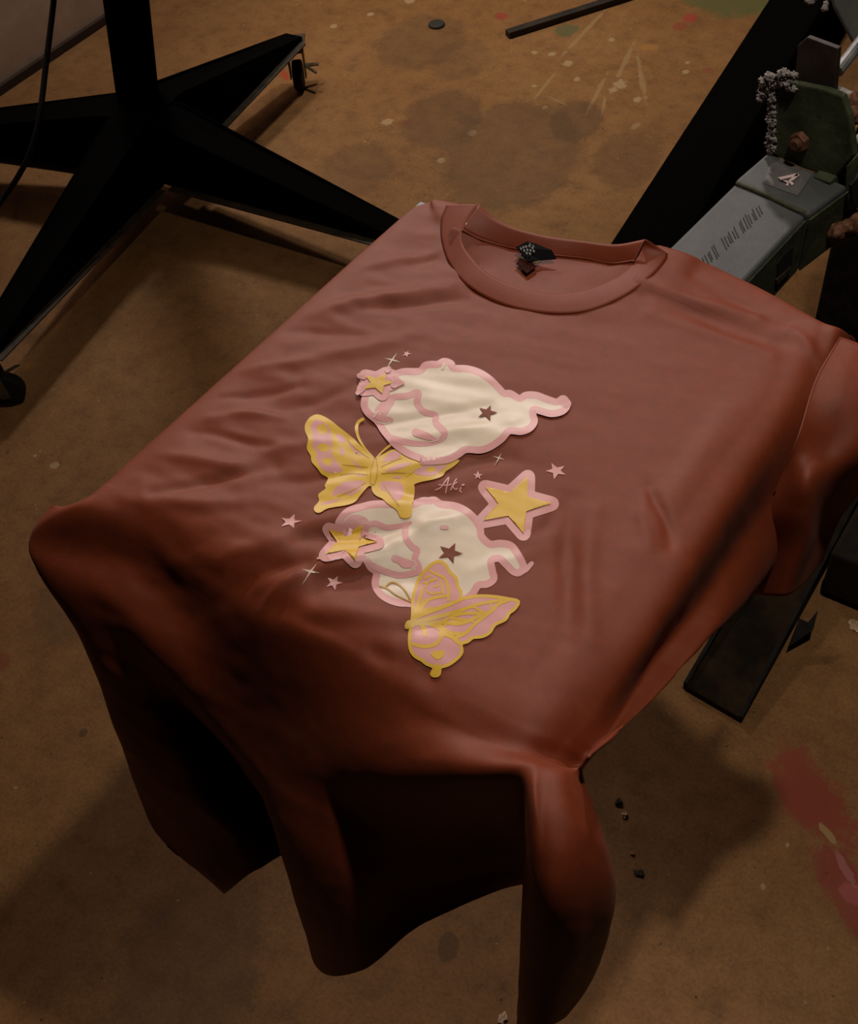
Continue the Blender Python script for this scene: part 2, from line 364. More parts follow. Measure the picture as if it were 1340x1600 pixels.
lump('lint', [bp_(x, y) for x, y in [(1199 + 11 * math.sin(k * 2.4) * (k < 16) + (k >= 16) * (6 + 3 * math.sin(k * 1.7)), 120 + k * 2.2 + (k >= 16) * (k - 16) * 1.3) for k in range(40)] + [(1204, 127), (1200, 140), (1210, 124), (1218, 117), (1225, 114), (1233, 116), (1240, 118), (1206, 146), (1208, 155), (1207, 165), (1208, 176), (1206, 188), (1204, 200), (1203, 214), (1202, 226), (1224, 130), (1232, 134), (1240, 139), (1214, 132)]], .0030, M_lint, brk, 2, .95)
# linkage at the right: rods, rusty nuts, grey plate
m_ = MB(); m_.cyl(P(1308, 112, z=.03), P(1375, 25, z=.05), .006, n=12); m_.out('linkage_rod', mat('worn_grey_steel', (.25, .25, .25), .5, .4, var=.3, scale=60), press, False)
m_ = MB(); m_.cyl(P(1306, 143, z=.0), P(1360, 165, z=.0), .006, n=12); m_.out('linkage_rod', mat('lint_covered_rod', (.26, .24, .23), .8, var=.4, scale=90), press)
lump('rusty_nut', [P(1328, 168, z=-.005), P(1336, 180, z=-.005), P(1322, 178, z=-.01), P(1336, 160, z=0)], .0085, M_rust, press, 5, .3)
m_ = MB(); m_.slab([(1296, 285), (1345, 236), (1345, 320), (1300, 340)], P(1300, 290, z=-.03), [1, -.25, .1], .02); bev(m_.out('clamp_block', M_green, press), .002)
m_ = MB(); m_.cyl(P(1322, 235, z=-.0), P(1348, 208, z=-.0), .0035, n=8); m_.out('spring_pin', M_lint, press)
m_ = MB(); m_.slab([(1330, 290), (1345, 270), (1345, 325), (1332, 318)], P(1330, 290, z=-.02), [1, -.25, .1], .003); m_.out('clamp_slot', M_slot, press)
lump('rusty_nut', [P(1303, 314, z=-.05), P(1311, 320, z=-.055)], .0095, M_rust, press, 7, .3)
lump('rusty_nut', [P(1296, 358, z=-.07), P(1308, 362, z=-.07), P(1322, 356, z=-.07), P(1335, 345, z=-.07), P(1302, 368, z=-.075)], .0095, M_rust, press, 9, .35)
m_ = MB(); m_.slab([(1290, -30), (1303, 12), (1334, 70), (1400, 60), (1400, -30)], P(1334, 70, z=.0), [.35, -.8, .5], .01); bev(m_.out('gusset_plate', mat('grey_gusset', (.055, .058, .05), .6, var=.25, scale=40), press), .002)
lump('lint', [P(1266, 2, z=0), P(1272, -4, z=0), P(1262, -3, z=0), P(1290, 6, z=0), P(1293, -3, z=0), P(1288, 13, z=0)], .004, M_lint, press, 12)
# central column that carries the arms (beyond the frame's right edge)
m_ = MB(); m_.cyl((.66, .62, .02), (.66, .62, PH - .04), .07, n=32); m_.out('column', M_dark, press, False)
cc = np.array([.66, .62, PH - .07]); e1 = (q[1] + q[2]) / 2 - Z * .03
m_ = MB(); d_ = unit((cc - e1) * np.array([1, 1, 0])); m_.box((cc + e1) / 2 * np.array([1, 1, 0]) + Z * (PH - .075), (np.linalg.norm((cc - e1)[:2]) + .02, .05, .05), d_, np.cross(Z, d_)); bev(m_.out('hub_arm', M_dark, press), .003)
m_ = MB(); m_.cyl((.66, .62, PH - .12), (.66, .62, PH - .02), .13, n=40); m_.out('hub', M_dark, press)
pg = G(1250, 600)
m_ = MB(); m_.box((pg[0] + .12, pg[1] + .12, .24), (.24, .24, .476)); bev(m_.out('pedestal', M_dark, press), .004)
# long black floor leg seen beyond the board
l0, l1 = G(950, 385), G(1200, 0); ld = unit(l1 - l0); ln_ = np.array([ld[1], -ld[0], 0])
hh = .13
lt0 = P(950, 385, z=-PH + hh); lt1 = P(1200, 0, z=-PH + hh); ld = unit(lt1 - lt0); ln_ = np.array([ld[1], -ld[0], 0])
sA = lt0 - ld * .25; sB = lt1 + ld * .5
m_ = MB(); ww = .115
m_.hexa([np.array([*(p[:2]), .001]) for p in (sA, sA + ln_ * ww, sB + ln_ * ww, sB)], [np.array([*(p[:2]), hh]) for p in (sA, sA + ln_ * ww, sB + ln_ * ww, sB)])
bev(m_.out('floor_leg', M_black, press), .004)
# channel foot at the right below the sleeve, with its cross beam
f0, f1 = P(1067, 1068, z=-.735), P(1160, 1122, z=-.735); fdir = unit(P(1285, 895, z=-.735) - f1); fw = f1 - f0
m_ = MB()
Lf = .62
qb = [f0, f1, f1 + fdir * Lf, f0 + fdir * Lf]
m_.hexa([p * [1, 1, 0] + Z * .002 for p in qb], [p * [1, 1, 0] + Z * .012 for p in qb])
foot = bev(m_.out('floor_foot', M_foot, press), .002)
m_ = MB(); fn = unit(np.cross(fdir, Z))
if fn[0] < 0: fn = -fn
e0 = f1 * [1, 1, 0]; 
m_.hexa([e0 - fn * .006 + Z * .011, e0 + Z * .011, e0 + fdir * Lf + Z * .011, e0 + fdir * Lf - fn * .006 + Z * .011],
        [e0 - fn * .006 + Z * .016, e0 + Z * .016, e0 + fdir * Lf + Z * .085, e0 + fdir * Lf - fn * .006 + Z * .085])
bev(m_.out('flange', M_dark, foot), .001)
m_ = MB(); e0 = f0 * [1, 1, 0]
m_.hexa([e0 + Z * .011, e0 + fn * .006 + Z * .011, e0 + fdir * Lf + fn * .006 + Z * .011, e0 + fdir * Lf + Z * .011],
        [e0 + Z * .018, e0 + fn * .006 + Z * .018, e0 + fdir * Lf + fn * .006 + Z * .05, e0 + fdir * Lf + Z * .05])
bev(m_.out('flange', M_dark, foot), .001)
t0 = P(1280, 925, z=-.74); 
m_ = MB(); xd = unit(P(1340, 950, z=-.74) - t0); yd = np.cross(Z, xd)
m_.box(t0 + xd * .25 + yd * .11 + Z * (.045 + .0), (.5, .22, .09), xd, yd); bev(m_.out('cross_beam', M_box, press), .006, 3)
m_ = MB(); m_.slab([(1230, 1012), (1248, 966), (1262, 972), (1278, 953), (1270, 984)], P(1250, 985, z=-.72), [.1, -.5, 1], .004); m_.out('fin', M_dark, foot)

# ------------------------------------------------------------------ flash dryer stand on casters
hub = P(225, 180, z=-.55)
stand = empty('wheeled_stand', (hub[0], hub[1], 0), 'black steel stand with four tapered legs on casters beside the wall', 'stand')
hub0 = np.array([hub[0], hub[1], 0])
ptop = P(193, -40, z=-.25); 
pb = np.array([hub[0], hub[1], .10]); 
pc_b = P(216, 158, z=-.56); pc_t = P(197, 0, y=pc_b[1] + .0); pd = unit(pc_t - pc_b); px_ = unit(np.cross([0, 1, 0], pd)); py_ = np.cross(pd, px_)
m_ = MB(); m_.box(pc_b + pd * .40, (.062, .062, .95), px_, py_); post = bev(m_.out('post', M_black, stand), .004, 3)
tips = [P(455, 60, z=-.635), P(640, 372, z=-.635), P(-28, 553, z=-.635), P(-190, 205, z=-.635)]
for k, T in enumerate(tips):
    d = unit((T - hub0) * [1, 1, 0]); n = np.cross(Z, d); L_ = np.linalg.norm((T - hub0)[:2])
    prof = [(.0, .215, .085), (.07, .22, .085), (L_ - .03, .128, .105), (L_ + .012, .118, .108)]   # run, top, bottom
    wid = [.088, .088, .048, .044]
    m_ = MB()
    th = .004
    for s in (-1, 1):
        a = [hub0 + d * r + n * s * w / 2 + Z * b for (r, t, b), w in zip(prof, wid)] + [hub0 + d * r + n * s * w / 2 + Z * t for (r, t, b), w in list(zip(prof, wid))[::-1]]
        m_.hexa(a, [p - n * s * th for p in a])
    a = [hub0 + d * r - n * w / 2 + Z * t for (r, t, b), w in zip(prof, wid)] + [hub0 + d * r + n * w / 2 + Z * t for (r, t, b), w in list(zip(prof, wid))[::-1]]
    m_.hexa([p - Z * th for p in a], a)
    leg = bev(m_.out('leg', M_black, stand), .0015)
    m_ = MB()
    for s in (-1, 1):                        # turned-out bottom lip
        i0, i1 = hub0 + d * .08 + n * s * .044 + Z * .087, hub0 + d * L_ + n * s * .022 + Z * .107
        m_.hexa([i0, i1, i1 + n * s * .016, i0 + n * s * .016], [p + Z * .003 for p in (i0, i1, i1 + n * s * .016, i0 + n * s * .016)])
    m_.out('bottom_lip', M_edge, leg)
    # caster: fork, wheel, brake lever
    c0 = hub0 + d * (L_ + .005); wa = unit(np.array([math.cos(.35 + k), math.sin(.35 + k), 0])) if k else unit(np.array([.80, .60, 0])); wf = np.cross(Z, wa)
    cw = c0 + wf * -.015 * (1 if k != 0 else 1)
    m_ = MB(); m_.box(c0 + Z * .106, (.052, .052, .005), wa, wf); m_.cyl(c0 + Z * .086, c0 + Z * .105, .012)
    for s in (-1, 1):
        m_.hexa([c0 + wa * s * .016 - wf * .018 + Z * .086, c0 + wa * s * .016 + wf * .018 + Z * .086, cw + wa * s * .016 + wf * .008 + Z * .026, cw + wa * s * .016 - wf * .008 + Z * .026],
                [p + wa * s * .0025 for p in (c0 + wa * s * .016 - wf * .018 + Z * .086, c0 + wa * s * .016 + wf * .018 + Z * .086, cw + wa * s * .016 + wf * .008 + Z * .026, cw + wa * s * .016 - wf * .008 + Z * .026)])
    m_.box(c0 + Z * .086, (.037, .036, .003), wa, wf)
    m_.out('caster_fork', M_zinc, leg)
    m_ = MB(); m_.cyl(cw - wa * .011 + Z * .033, cw + wa * .011 + Z * .033, .033, n=36); bev(m_.out('caster_wheel', M_rubber, leg), .004, 3)
    m_ = MB(); b0 = cw + wa * .018 + Z * .05
    m_.hexa([b0, b0 + wf * .012, b0 + wa * .030 + wf * .022 - Z * .006, b0 + wa * .030 + wf * .012 - Z * .006], [p + Z * .003 for p in (b0, b0 + wf * .012, b0 + wa * .030 + wf * .022 - Z * .006, b0 + wa * .030 + wf * .012 - Z * .006)])
    m_.hexa([b0, b0 + wf * .01, b0 + wa * .028 - wf * .018 - Z * .006, b0 + wa * .026 - wf * .026 - Z * .006], [p + Z * .003 for p in (b0, b0 + wf * .01, b0 + wa * .028 - wf * .018 - Z * .006, b0 + wa * .026 - wf * .026 - Z * .006)])
    m_.out('brake_lever', M_zinc, leg)
for x, y in ((174, 176), (222, 196)):
    p = P(x, y, z=-.57); m_ = MB(); vn = unit(CAM - p) * [1, 1, .3]; vn = unit(vn); m_.cyl(p - vn * .03, p + vn * .004, .009, .007, 14); m_.out('bolt', M_zinc, stand, True)

# ------------------------------------------------------------------ cable, bar, disc and scraps
pts = [P(88, -60, z=-.22), P(84, 0, z=-.28), P(72, 100, z=-.36), P(62, 180, z=-.42), P(50, 230, z=-.46), P(36, 262, z=-.49), P(12, 300, z=-.53), P(-30, 350, z=-.58), P(-120, 430, z=-.738)]
m_ = MB(); m_.tube(cr(pts, 12), .0052, 12); tag(m_.out('power_cable', M_rubber, None, True), 'thin black cable hanging in front of the wall and looping down left of the stand', 'cable')
b0, b1 = P(792, 49, z=-.735), P(985, -12, z=-.735); bd = unit(b1 - b0); m_ = MB()
m_.box((b0 + b1) / 2 * [1, 1, 0] + bd * .1 + Z * .0085, (np.linalg.norm(b1 - b0) + .2, .022, .015), bd, np.cross(Z, bd)); tag(bev(m_.out('metal_bar', M_wood), .002), 'dark narrow bar lying on the paint-spotted floor at the top', 'bar')
g = G(682, 40); m_ = MB(); m_.cyl(g + Z * .0005, g + Z * .007, .021, .019, 32); tag(bev(m_.out('bottle_cap', mat('black_cap', (.03, .03, .022), .6)), .002), 'small round dark cap lying on the floor near the top', 'cap')
def scrap(name, x, y, r, m, label, cat, seed, flat_=.35, group=None, stretch=1.0):
    g = G(x, y); bm = bmesh.new(); bmesh.ops.create_icosphere(bm, subdivisions=3, radius=1); vs = []
    an = seed * 1.3
    for v in bm.verts:
        w = v.co * (1 + .7 * noise.noise(v.co * 1.6 + Vector((seed * 3.1, 0, 0))))
        X, Y = w.x * r * stretch * .65, w.y * r * .65
        vs.append((X * math.cos(an) - Y * math.sin(an), X * math.sin(an) + Y * math.cos(an), (w.z) * r * flat_ * .65))
    zmin = min(v[2] for v in vs); fs = [tuple(v.index for v in f.verts) for f in bm.faces]; bm.free()
    o = mesh(name, [(v[0], v[1], v[2] - zmin) for v in vs], fs, m); o.location = (g[0], g[1], .0003)
    return tag(o, label, cat, group)
scrap('paint_chip', 988, 1334, .0042, M_chip, 'tiny orange chip on the shaded floor right of the hanging shirt', 'chip', 1, .4)
scrap('cloth_scrap', 1336, 980, .012, M_pale, 'pale ragged scrap on the floor at the right edge below the dark beam', 'scrap', 2, .25, stretch=1.6)
scrap('concrete_crumb', 966, 1254, .007, M_grit, 'dark crumb on the floor, larger of the pair right of the shirt', 'crumb', 3, .6)
scrap('concrete_crumb', 975, 1274, .006, M_pale, 'light brown crumb just below the dark crumb right of the shirt', 'crumb', 4, .4)
scrap('concrete_crumb', 998, 1365, .006, M_grit, 'flat black crumb below the orange chip', 'crumb', 5, .4, stretch=1.5)
scrap('plastic_sliver', 785, 1592, .007, M_pale, 'pale sliver on the floor at the bottom edge left of the right shirt fold', 'sliver', 6, .3, stretch=1.4)

# ------------------------------------------------------------------ the shirt
shirt = empty('t_shirt', (.2, -.2, PH), 'rust red crew neck t-shirt with pink, cream and yellow print draped over the press board', 't-shirt')
def W3(x, y, z): return np.array([x, y, z + PH])
rows = []
ys = [None, None, -.06, -.14, -.225, -.31, -.385]
T = .004
xs = [.0, .06, .12, .18, .24, .30, .35, .385]
# shoulder line y along x
sh_y = [.000, .006, .02, .045, .058, .050, .040, .033]
def toprow(y, kside):
    r = [W3(.006, y, -.04)]
    r.append(W3(-.0015, y, .0005)); r += [W3(x, y, T) for x in xs[1:7]]; r.append(W3(.383, y, T - .0005))
    r += kside; return r
shoulder = [W3(.006, .003, -.03), P(640, 331, z=.001), P(668, 321, z=T), P(697, 320, z=.010), P(860, 352, z=.012), P(1043, 397, z=.013), P(1100, 420, z=.006), P(1170, 452, z=.003), P(1240, 489, z=.004), P(1280, 511, z=.006), P(1312, 527, z=.002), P(1330, 560, z=-.04), W3(.40, .03, -.06)]
back = [p + np.array([.0, .012, -.012]) for p in shoulder]
back[1] += np.array([.003, 0, 0])
rows.append(back); rows.append(shoulder)
side = {
 -.06: [W3(.406, -.052, -.004), W3(.425, -.05, -.04), W3(.43, -.055, -.12), W3(.40, -.06, -.13)],
 -.14: [W3(.408, -.14, -.008), W3(.415, -.135, -.055), P(1168, 937, x=.434), W3(.40, -.13, -.15)],
 -.225: [W3(.410, -.225, -.008), W3(.414, -.222, -.055), P(1112, 993, x=.433), W3(.40, -.22, -.11)],
 -.31: [W3(.412, -.305, -.008), W3(.413, -.305, -.042), P(1015, 1097, x=.428), W3(.40, -.31, -.06)],
 -.385: [W3(.408, -.375, -.010), W3(.420, -.372, -.024), P(955, 1150, x=.424), W3(.40, -.37, -.05)],
}
for y in ys[2:]: rows.append(toprow(y, side[y]))
# front edge of the board
rows.append([P(104, 792, x=-.02), P(129, 790, z=.003), W3(.055, -.412, -.008), W3(.115, -.416, -.014), W3(.175, -.414, -.006), W3(.24, -.412, -.001), W3(.30, -.41, .002), W3(.35, -.41, .002), W3(.385, -.408, .001),
             W3(.405, -.398, -.011), W3(.418, -.392, -.022), P(935, 1168, x=.427), W3(.405, -.38, -.055)])
rows.append([P(76, 796, x=-.045), P(57, 842, x=-.030), W3(.045, -.432, -.034), W3(.105, -.432, -.046), W3(.17, -.434, -.030), W3(.24, -.430, -.014), W3(.30, -.430, -.008), W3(.35, -.428, -.005), W3(.386, -.424, -.001),
             W3(.405, -.412, -.012), W3(.418, -.405, -.022), P(919, 1183, x=.430), W3(.41, -.39, -.06)])
# rows below the edge: (px, py, y)
def Y(*a): return [P(x, y_, y=v) for x, y_, v in a]
rows.append(Y((100, 860, -.44), (58, 893, -.47), (170, 955, -.463), (270, 1062, -.468), (372, 1145, -.468), (480, 1182, -.470), (600, 1214, -.467), (735, 1218, -.452), (818, 1200, -.438), (850, 1206, -.435), (885, 1206, -.425), (911, 1213, -.412), (880, 1205, -.39)))
rows.append(Y((170, 980, -.44), (128, 1003, -.478), (235, 1100, -.477), (345, 1165, -.450), (408, 1225, -.485), (510, 1275, -.488), (640, 1300, -.462), (790, 1290, -.428), (820, 1262, -.455), (852, 1300, -.465), (905, 1300, -.452), (938, 1290, -.428), (900, 1290, -.39)))
rows.append(Y((230, 1160, -.46), (186, 1155, -.495), (300, 1230, -.493), (425, 1255, -.460), (434, 1312, -.505), (530, 1375, -.508), (655, 1375, -.470), (826, 1340, -.428), (815, 1380, -.478), (852, 1410, -.490), (915, 1400, -.472), (960, 1378, -.440), (900, 1380, -.40)))
rows.append(Y((300, 1260, -.49), (243, 1300, -.512), (360, 1310, -.502), (460, 1320, -.475), (462, 1410, -.522), (545, 1450, -.520), (662, 1420, -.478), (845, 1370, -.430), (811, 1490, -.495), (850, 1515, -.502), (910, 1490, -.482), (954, 1440, -.445), (900, 1440, -.41)))
rows.append(Y((360, 1365, -.50), (350, 1396, -.528), (400, 1359, -.512), (470, 1340, -.480), (490, 1503, -.535), (565, 1517, -.530), (668, 1440, -.482), (850, 1388, -.430), (807, 1600, -.508), (843, 1605, -.515), (890, 1582, -.492), (938, 1497, -.450), (900, 1480, -.41)))
A = np.array(rows); NR, NC = A.shape[:2]
SR, SCO = 30, 26
def spl(A, n):                              # Catmull-Rom along axis 0
    Pp = np.concatenate([2 * A[:1] - A[1:2], A, 2 * A[-1:] - A[-2:-1]]); out = []
    for i in range(1, len(Pp) - 2):
        for k in range(n):
            t = k / n; p0, p1, p2, p3 = Pp[i-1], Pp[i], Pp[i+1], Pp[i+2]
            out.append(.5 * (2*p1 + (p2-p0)*t + (2*p0 - 5*p1 + 4*p2 - p3)*t*t + (3*p1 - p0 - 3*p2 + p3)*t**3))
    out.append(Pp[-2]); return np.array(out)
S = spl(A, SR); S = spl(S.transpose(1, 0, 2), SCO).transpose(1, 0, 2)
for _ in range(4):                           # relax spline kinks
    S[1:-1, 1:-1] = .5 * S[1:-1, 1:-1] + .125 * (S[:-2, 1:-1] + S[2:, 1:-1] + S[1:-1, :-2] + S[1:-1, 2:])
# creases: (x1,y1,x2,y2, half width mm, height mm)
creases = [
 (455, 440, 690, 400, 7, 2.2), (430, 500, 700, 452, 8, 2.6), (560, 475, 720, 470, 6, -2.0), (700, 395, 640, 410, 5, -1.4), (400, 525, 560, 520, 6, -1.6),
 (350, 590, 480, 560, 5, 1.6), (345, 625, 470, 600, 4, -1.8), (470, 570, 640, 520, 8, 1.8), (330, 655, 440, 650, 4, 1.3), (300, 680, 420, 690, 4, -1.4), (440, 640, 560, 600, 5, -1.2),
 (250, 720, 420, 730, 5, 1.4), (240, 765, 430, 735, 5, -2.0), (200, 790, 380, 780, 6, 1.6), (380, 720, 520, 690, 6, 1.3), (420, 760, 560, 730, 5, -1.3),
 (200, 850, 330, 845, 5, 1.4), (280, 885, 440, 850, 8, 2.6), (430, 840, 620, 795, 9, 2.6), (330, 915, 480, 880, 6, -2.2), (470, 850, 640, 820, 6, -2.6), (300, 905, 340, 880, 4, 1.6),
 (385, 935, 470, 905, 5, 2.2), (470, 905, 620, 850, 7, 2.6), (620, 850, 720, 800, 7, 1.8), (500, 925, 640, 900, 8, -2.6), (360, 940, 300, 980, 6, 1.4),
 (450, 960, 640, 965, 9, 2.2), (470, 985, 640, 1000, 8, 1.2), (640, 990, 700, 960, 6, -1.4), (620, 1015, 560, 1010, 9, -1.2),
 (560, 690, 800, 665, 6, 1.2), (560, 660, 760, 640, 5, -1.2), (590, 745, 720, 700, 5, 1.2), (700, 735, 800, 720, 6, -1.8), (740, 690, 860, 670, 8, 1.0), (640, 780, 740, 760, 5, -1.2),
 (1000, 445, 1180, 500, 6, 2.0), (1010, 470, 1220, 530, 7, -2.2), (1020, 490, 1200, 560, 6, 1.4), (1080, 440, 1230, 500, 5, -1.2), (1230, 520, 1295, 560, 5, 1.2),
 (900, 780, 875, 1000, 7, -1.8), (930, 800, 920, 1000, 7, 1.4), (1020, 760, 1040, 850, 4, -1.6), (1005, 770, 1018, 850, 5, 1.0), (860, 1000, 850, 1080, 7, -1.0), (830, 830, 870, 800, 5, -1.2), (1130, 640, 1010, 860, 9, 1.0),
 (640, 1060, 720, 1120, 9, .8), (740, 900, 850, 850, 6, .8), (690, 1080, 640, 1050, 8, -.8)]
XY = S[..., :2]; dz = np.zeros(S.shape[:2])
for x1, y1, x2, y2, w, h in creases:
    a = P(x1, y1, z=T)[:2]; b = P(x2, y2, z=T)[:2]; d = b - a; L_ = np.linalg.norm(d); d = d / L_; n = np.array([-d[1], d[0]])
    u = (XY - a) @ d / L_; v = (XY - a) @ n
    # gently bent line
    v = v + .004 * np.sin(u * 3.1 + x1)
    w_ = w * .00078
    e = np.clip(u, 0, 1); de = (u - e) * L_
    dz += h * .001 * 1.7 * np.exp(-(v / w_) ** 2 * .5 - (de / (w_ * 1.5)) ** 2) * (.35 + .65 * np.sin(np.pi * np.clip(e, .08, .92)))
# fine soft rumple
rum = np.zeros(S.shape[:2])
ang = math.radians(12)
for i in range(S.shape[0]):
    for j in range(S.shape[1]):
        x, y, z = S[i, j]; u = x * math.cos(ang) + y * math.sin(ang); v = -x * math.sin(ang) + y * math.cos(ang)
        w = .35 + .65 / (1 + math.exp((x - .17) * 26))
        rum[i, j] = .0026 * w * noise.noise(Vector((u * 14, v * 42, z * 20))) + .0009 * w * noise.noise(Vector((u * 40 + 9, v * 95, z * 60))) + .0006 * noise.noise(Vector((u * 9 + 3, v * 17, z * 12 + 4)))
# apply along normals
def grid_normals(S):
    du = np.gradient(S, axis=1); dv = np.gradient(S, axis=0); n = np.cross(dv, du); n /= np.linalg.norm(n, axis=-1, keepdims=True) + 1e-12
    return n
Nn = grid_normals(S)
i0, j0 = 4 * SR, 5 * SCO
if Nn[i0, j0, 2] < 0: Nn = -Nn
wtop = np.clip((S[..., 2] - (PH - .03)) / .03, 0, 1)
edge = np.clip((S[..., 0] - .004) / .03, 0, 1)
edge = np.where(S[..., 1] > -.40, edge, np.clip(edge, .35, 1))
S = S + Nn * ((dz * wtop + rum) * edge)[..., None]
onb = (S[..., 0] > .006) & (S[..., 0] < .388) & (S[..., 1] < .012) & (S[..., 1] > -.387)
S[..., 2] = np.where(onb, np.maximum(S[..., 2], PH + .0012), S[..., 2])
S0 = S
PX = proj(S)
# neckline
n_out = np.array([(697, 321), (689, 345), (690, 378), (702, 413), (730, 447), (783, 476), (850, 490), (915, 487), (975, 463), (1018, 431), (1039, 408), (1043, 397)], float)
n_in = np.array([(748, 320), (730, 344), (721, 374), (735, 401), (765, 429), (810, 449), (865, 459), (916, 453), (965, 432), (992, 408), (1004, 386), (1008, 374)], float)
hole = np.vstack([n_out * .55 + n_in * .45, [(1030, 340), (900, 300), (700, 280)]])
def inside(P_, poly):
    x, y = P_[..., 0], P_[..., 1]; r = np.zeros(x.shape, bool); j = len(poly) - 1
    for i in range(len(poly)):
        xi, yi = poly[i]; xj, yj = poly[j]
        r ^= ((yi > y) != (yj > y)) & (x < (xj - xi) * (y - yi) / (yj - yi + 1e-12) + xi); j = i
    return r
nr, nc = S.shape[:2]; idx = np.arange(nr * nc).reshape(nr, nc)
cen = (PX[:-1, :-1] + PX[1:, 1:]) / 2; cut = inside(cen, hole)
cut[4 * SR:, :] = False
fs = [(idx[i, j], idx[i + 1, j], idx[i + 1, j + 1], idx[i, j + 1]) for i in range(nr - 1) for j in range(nc - 1) if not cut[i, j]]
body = mesh('front_panel', S.reshape(-1, 3), fs, M_cloth, shirt, True)
bm = bmesh.new(); bm.from_mesh(body.data); bmesh.ops.delete(bm, geom=[v for v in bm.verts if not v.link_faces], context='VERTS'); bm.normal_update()
up = sum(f.normal.z for f in bm.faces)
if up < 0: bmesh.ops.reverse_faces(bm, faces=bm.faces)
bm.to_mesh(body.data); bm.free()
so = body.modifiers.new('solid', 'SOLIDIFY'); so.thickness = .0008; so.offset = -1
bvh = BVHTree.FromPolygons([tuple(v) for v in S.reshape(-1, 3)], [tuple(map(int, (idx[i, j], idx[i + 1, j], idx[i + 1, j + 1], idx[i, j + 1]))) for i in range(nr - 1) for j in range(nc - 1)])
def drop(px, py):
    d = R @ np.array([px - 670, 800 - py, -F]); h = bvh.ray_cast(Vector(CAM), Vector(d).normalized())
    for ex, ey in ((.07, .03), (-.06, .08), (.11, -.09), (-.2, -.15), (.3, .3)):
        if h[0] is not None: break
        d = R @ np.array([px + ex - 670, 800 - py - ey, -F]); h = bvh.ray_cast(Vector(CAM), Vector(d).normalized())
    if h[0] is None: return P(px, py, z=T), np.array([0, 0, 1.])
    n = np.array(h[1]); 
    if n @ d > 0: n = -n
    return np.array(h[0]), n
# stitched hem line along the bottom edge and collar
def strip(name, outer, inner, m, parent, n=10, k=6, bulge=.0012, th=.0008):
    o_ = cr(outer, n); i_ = cr(inner, n); vs = []; fs = []
    for a, b in zip(o_, i_):
        for q_ in range(k + 1):
            t = q_ / k; vs.append(a * (1 - t) + b * t + Z * bulge * math.sin(math.pi * t))
    for i in range(len(o_) - 1):
        for q_ in range(k): fs.append((i * (k + 1) + q_, i * (k + 1) + q_ + 1, (i + 1) * (k + 1) + q_ + 1, (i + 1) * (k + 1) + q_))
    o = mesh(name, vs, fs, m, parent, True); s = o.modifiers.new('solid', 'SOLIDIFY'); s.thickness = th; s.offset = 0
    return o
zi = [.026, .020, .014, .011, .009, .008, .0075, .008, .009, .012, .019, .026]
co = []
for (x, y) in n_out:
    p, n = drop(x, y); co.append(p + n * .0005)
co[0] = P(697, 321, z=.012); co[-1] = P(1043, 397, z=.014)
ci = [P(x, y, z=z) for (x, y), z in zip(n_in, zi)]
collar = strip('collar', co, ci, M_rib, shirt, 12, 8, .0007)
bt = [P(x, y, z=z) for x, y, z in ((748, 320, .026), (774, 342, .020), (808, 358, .016), (858, 370, .014), (910, 377, .014), (962, 382, .017), (1008, 374, .026))]
bs = [P(x, y, z=z) for x, y, z in ((722, 361, .0165), (752, 376, .008), (800, 389, .004), (856, 399, .0035), (912, 405, .0035), (955, 413, .005), (991, 409, .0125))]
strip('back_collar', bt, bs, M_rib, shirt, 12, 6, .0008)
# back neck tape (stitched ridge) and inside of the back
m_ = MB(); m_.tube(cr([p + Z * .001 for p in bs], 8), .0011, 8); m_.out('neck_seam', M_rib, shirt, True)
gx = np.linspace(.02, .25, 60); gy = np.linspace(-.075, .075, 50); vs = []; fs = []
bsw = np.array(bs); nk = np.vstack([n_out * .7 + n_in * .3, [(1006, 376), (910, 385), (800, 365), (744, 330)]])
for jy, y in enumerate(gy):
    for ix, x in enumerate(gx):
        z = .002 + .0015 * noise.noise(Vector((x * 30, y * 30, 2)))
        edge_y = np.interp(x, bsw[:, 0], bsw[:, 1]); zz = np.interp(x, bsw[:, 0], bsw[:, 2]) - PH
        yy = min(y, edge_y + .001); t = max(0, min(1, 1 - (edge_y - yy) / .03))
        vs.append((x, yy, PH + z * (1 - t) + t * zz))
for jy in range(len(gy) - 1):
    for ix in range(len(gx) - 1):
        k = jy * len(gx) + ix
        if inside(proj(np.array([vs[k]])), nk)[0]: fs.append((k, k + 1, k + 1 + len(gx), k + len(gx)))
mesh('back_panel', vs, fs, M_cloth, shirt, True)
# neck label
m_ = MB()
def q3(pts): 
    t = [P(x, y, z=z) for x, y, z in pts]; m_.hexa([p - Z * .0008 for p in t], t)
q3([(823, 377, .015), (838, 381, .014), (862, 391, .013), (869, 404, .009), (843, 406, .008), (826, 408, .0085), (806, 386, .013)])
lab = m_.out('neck_label', M_tag, shirt)
m_ = MB(); q3([(812, 404, .0068), (830, 409, .0068), (838, 416, .0062), (823, 427, .0058), (806, 411, .0062)]); m_.out('care_label', M_maroon, shirt)
m_ = MB(); q3([(803, 409, .0072), (817, 396, .0085), (832, 404, .0075), (846, 408, .0075), (836, 411, .0072), (825, 406, .0072), (812, 403, .0072)]); m_.out('label_fold', M_olive, lab)
m_ = MB(); lz = lambda x, y: P(x, y, z=.0172 - .00016 * (y - 377) - .00001 * (x - 806) + .0)
def lstroke(pts, w=1.1):
    l, r = stroke_px(pts, w)
    for i in range(len(l) - 1):
        t = [lz(*l[i]), lz(*l[i + 1]), lz(*r[i + 1]), lz(*r[i])]; m_.hexa([p - Z * .0005 for p in t], t)
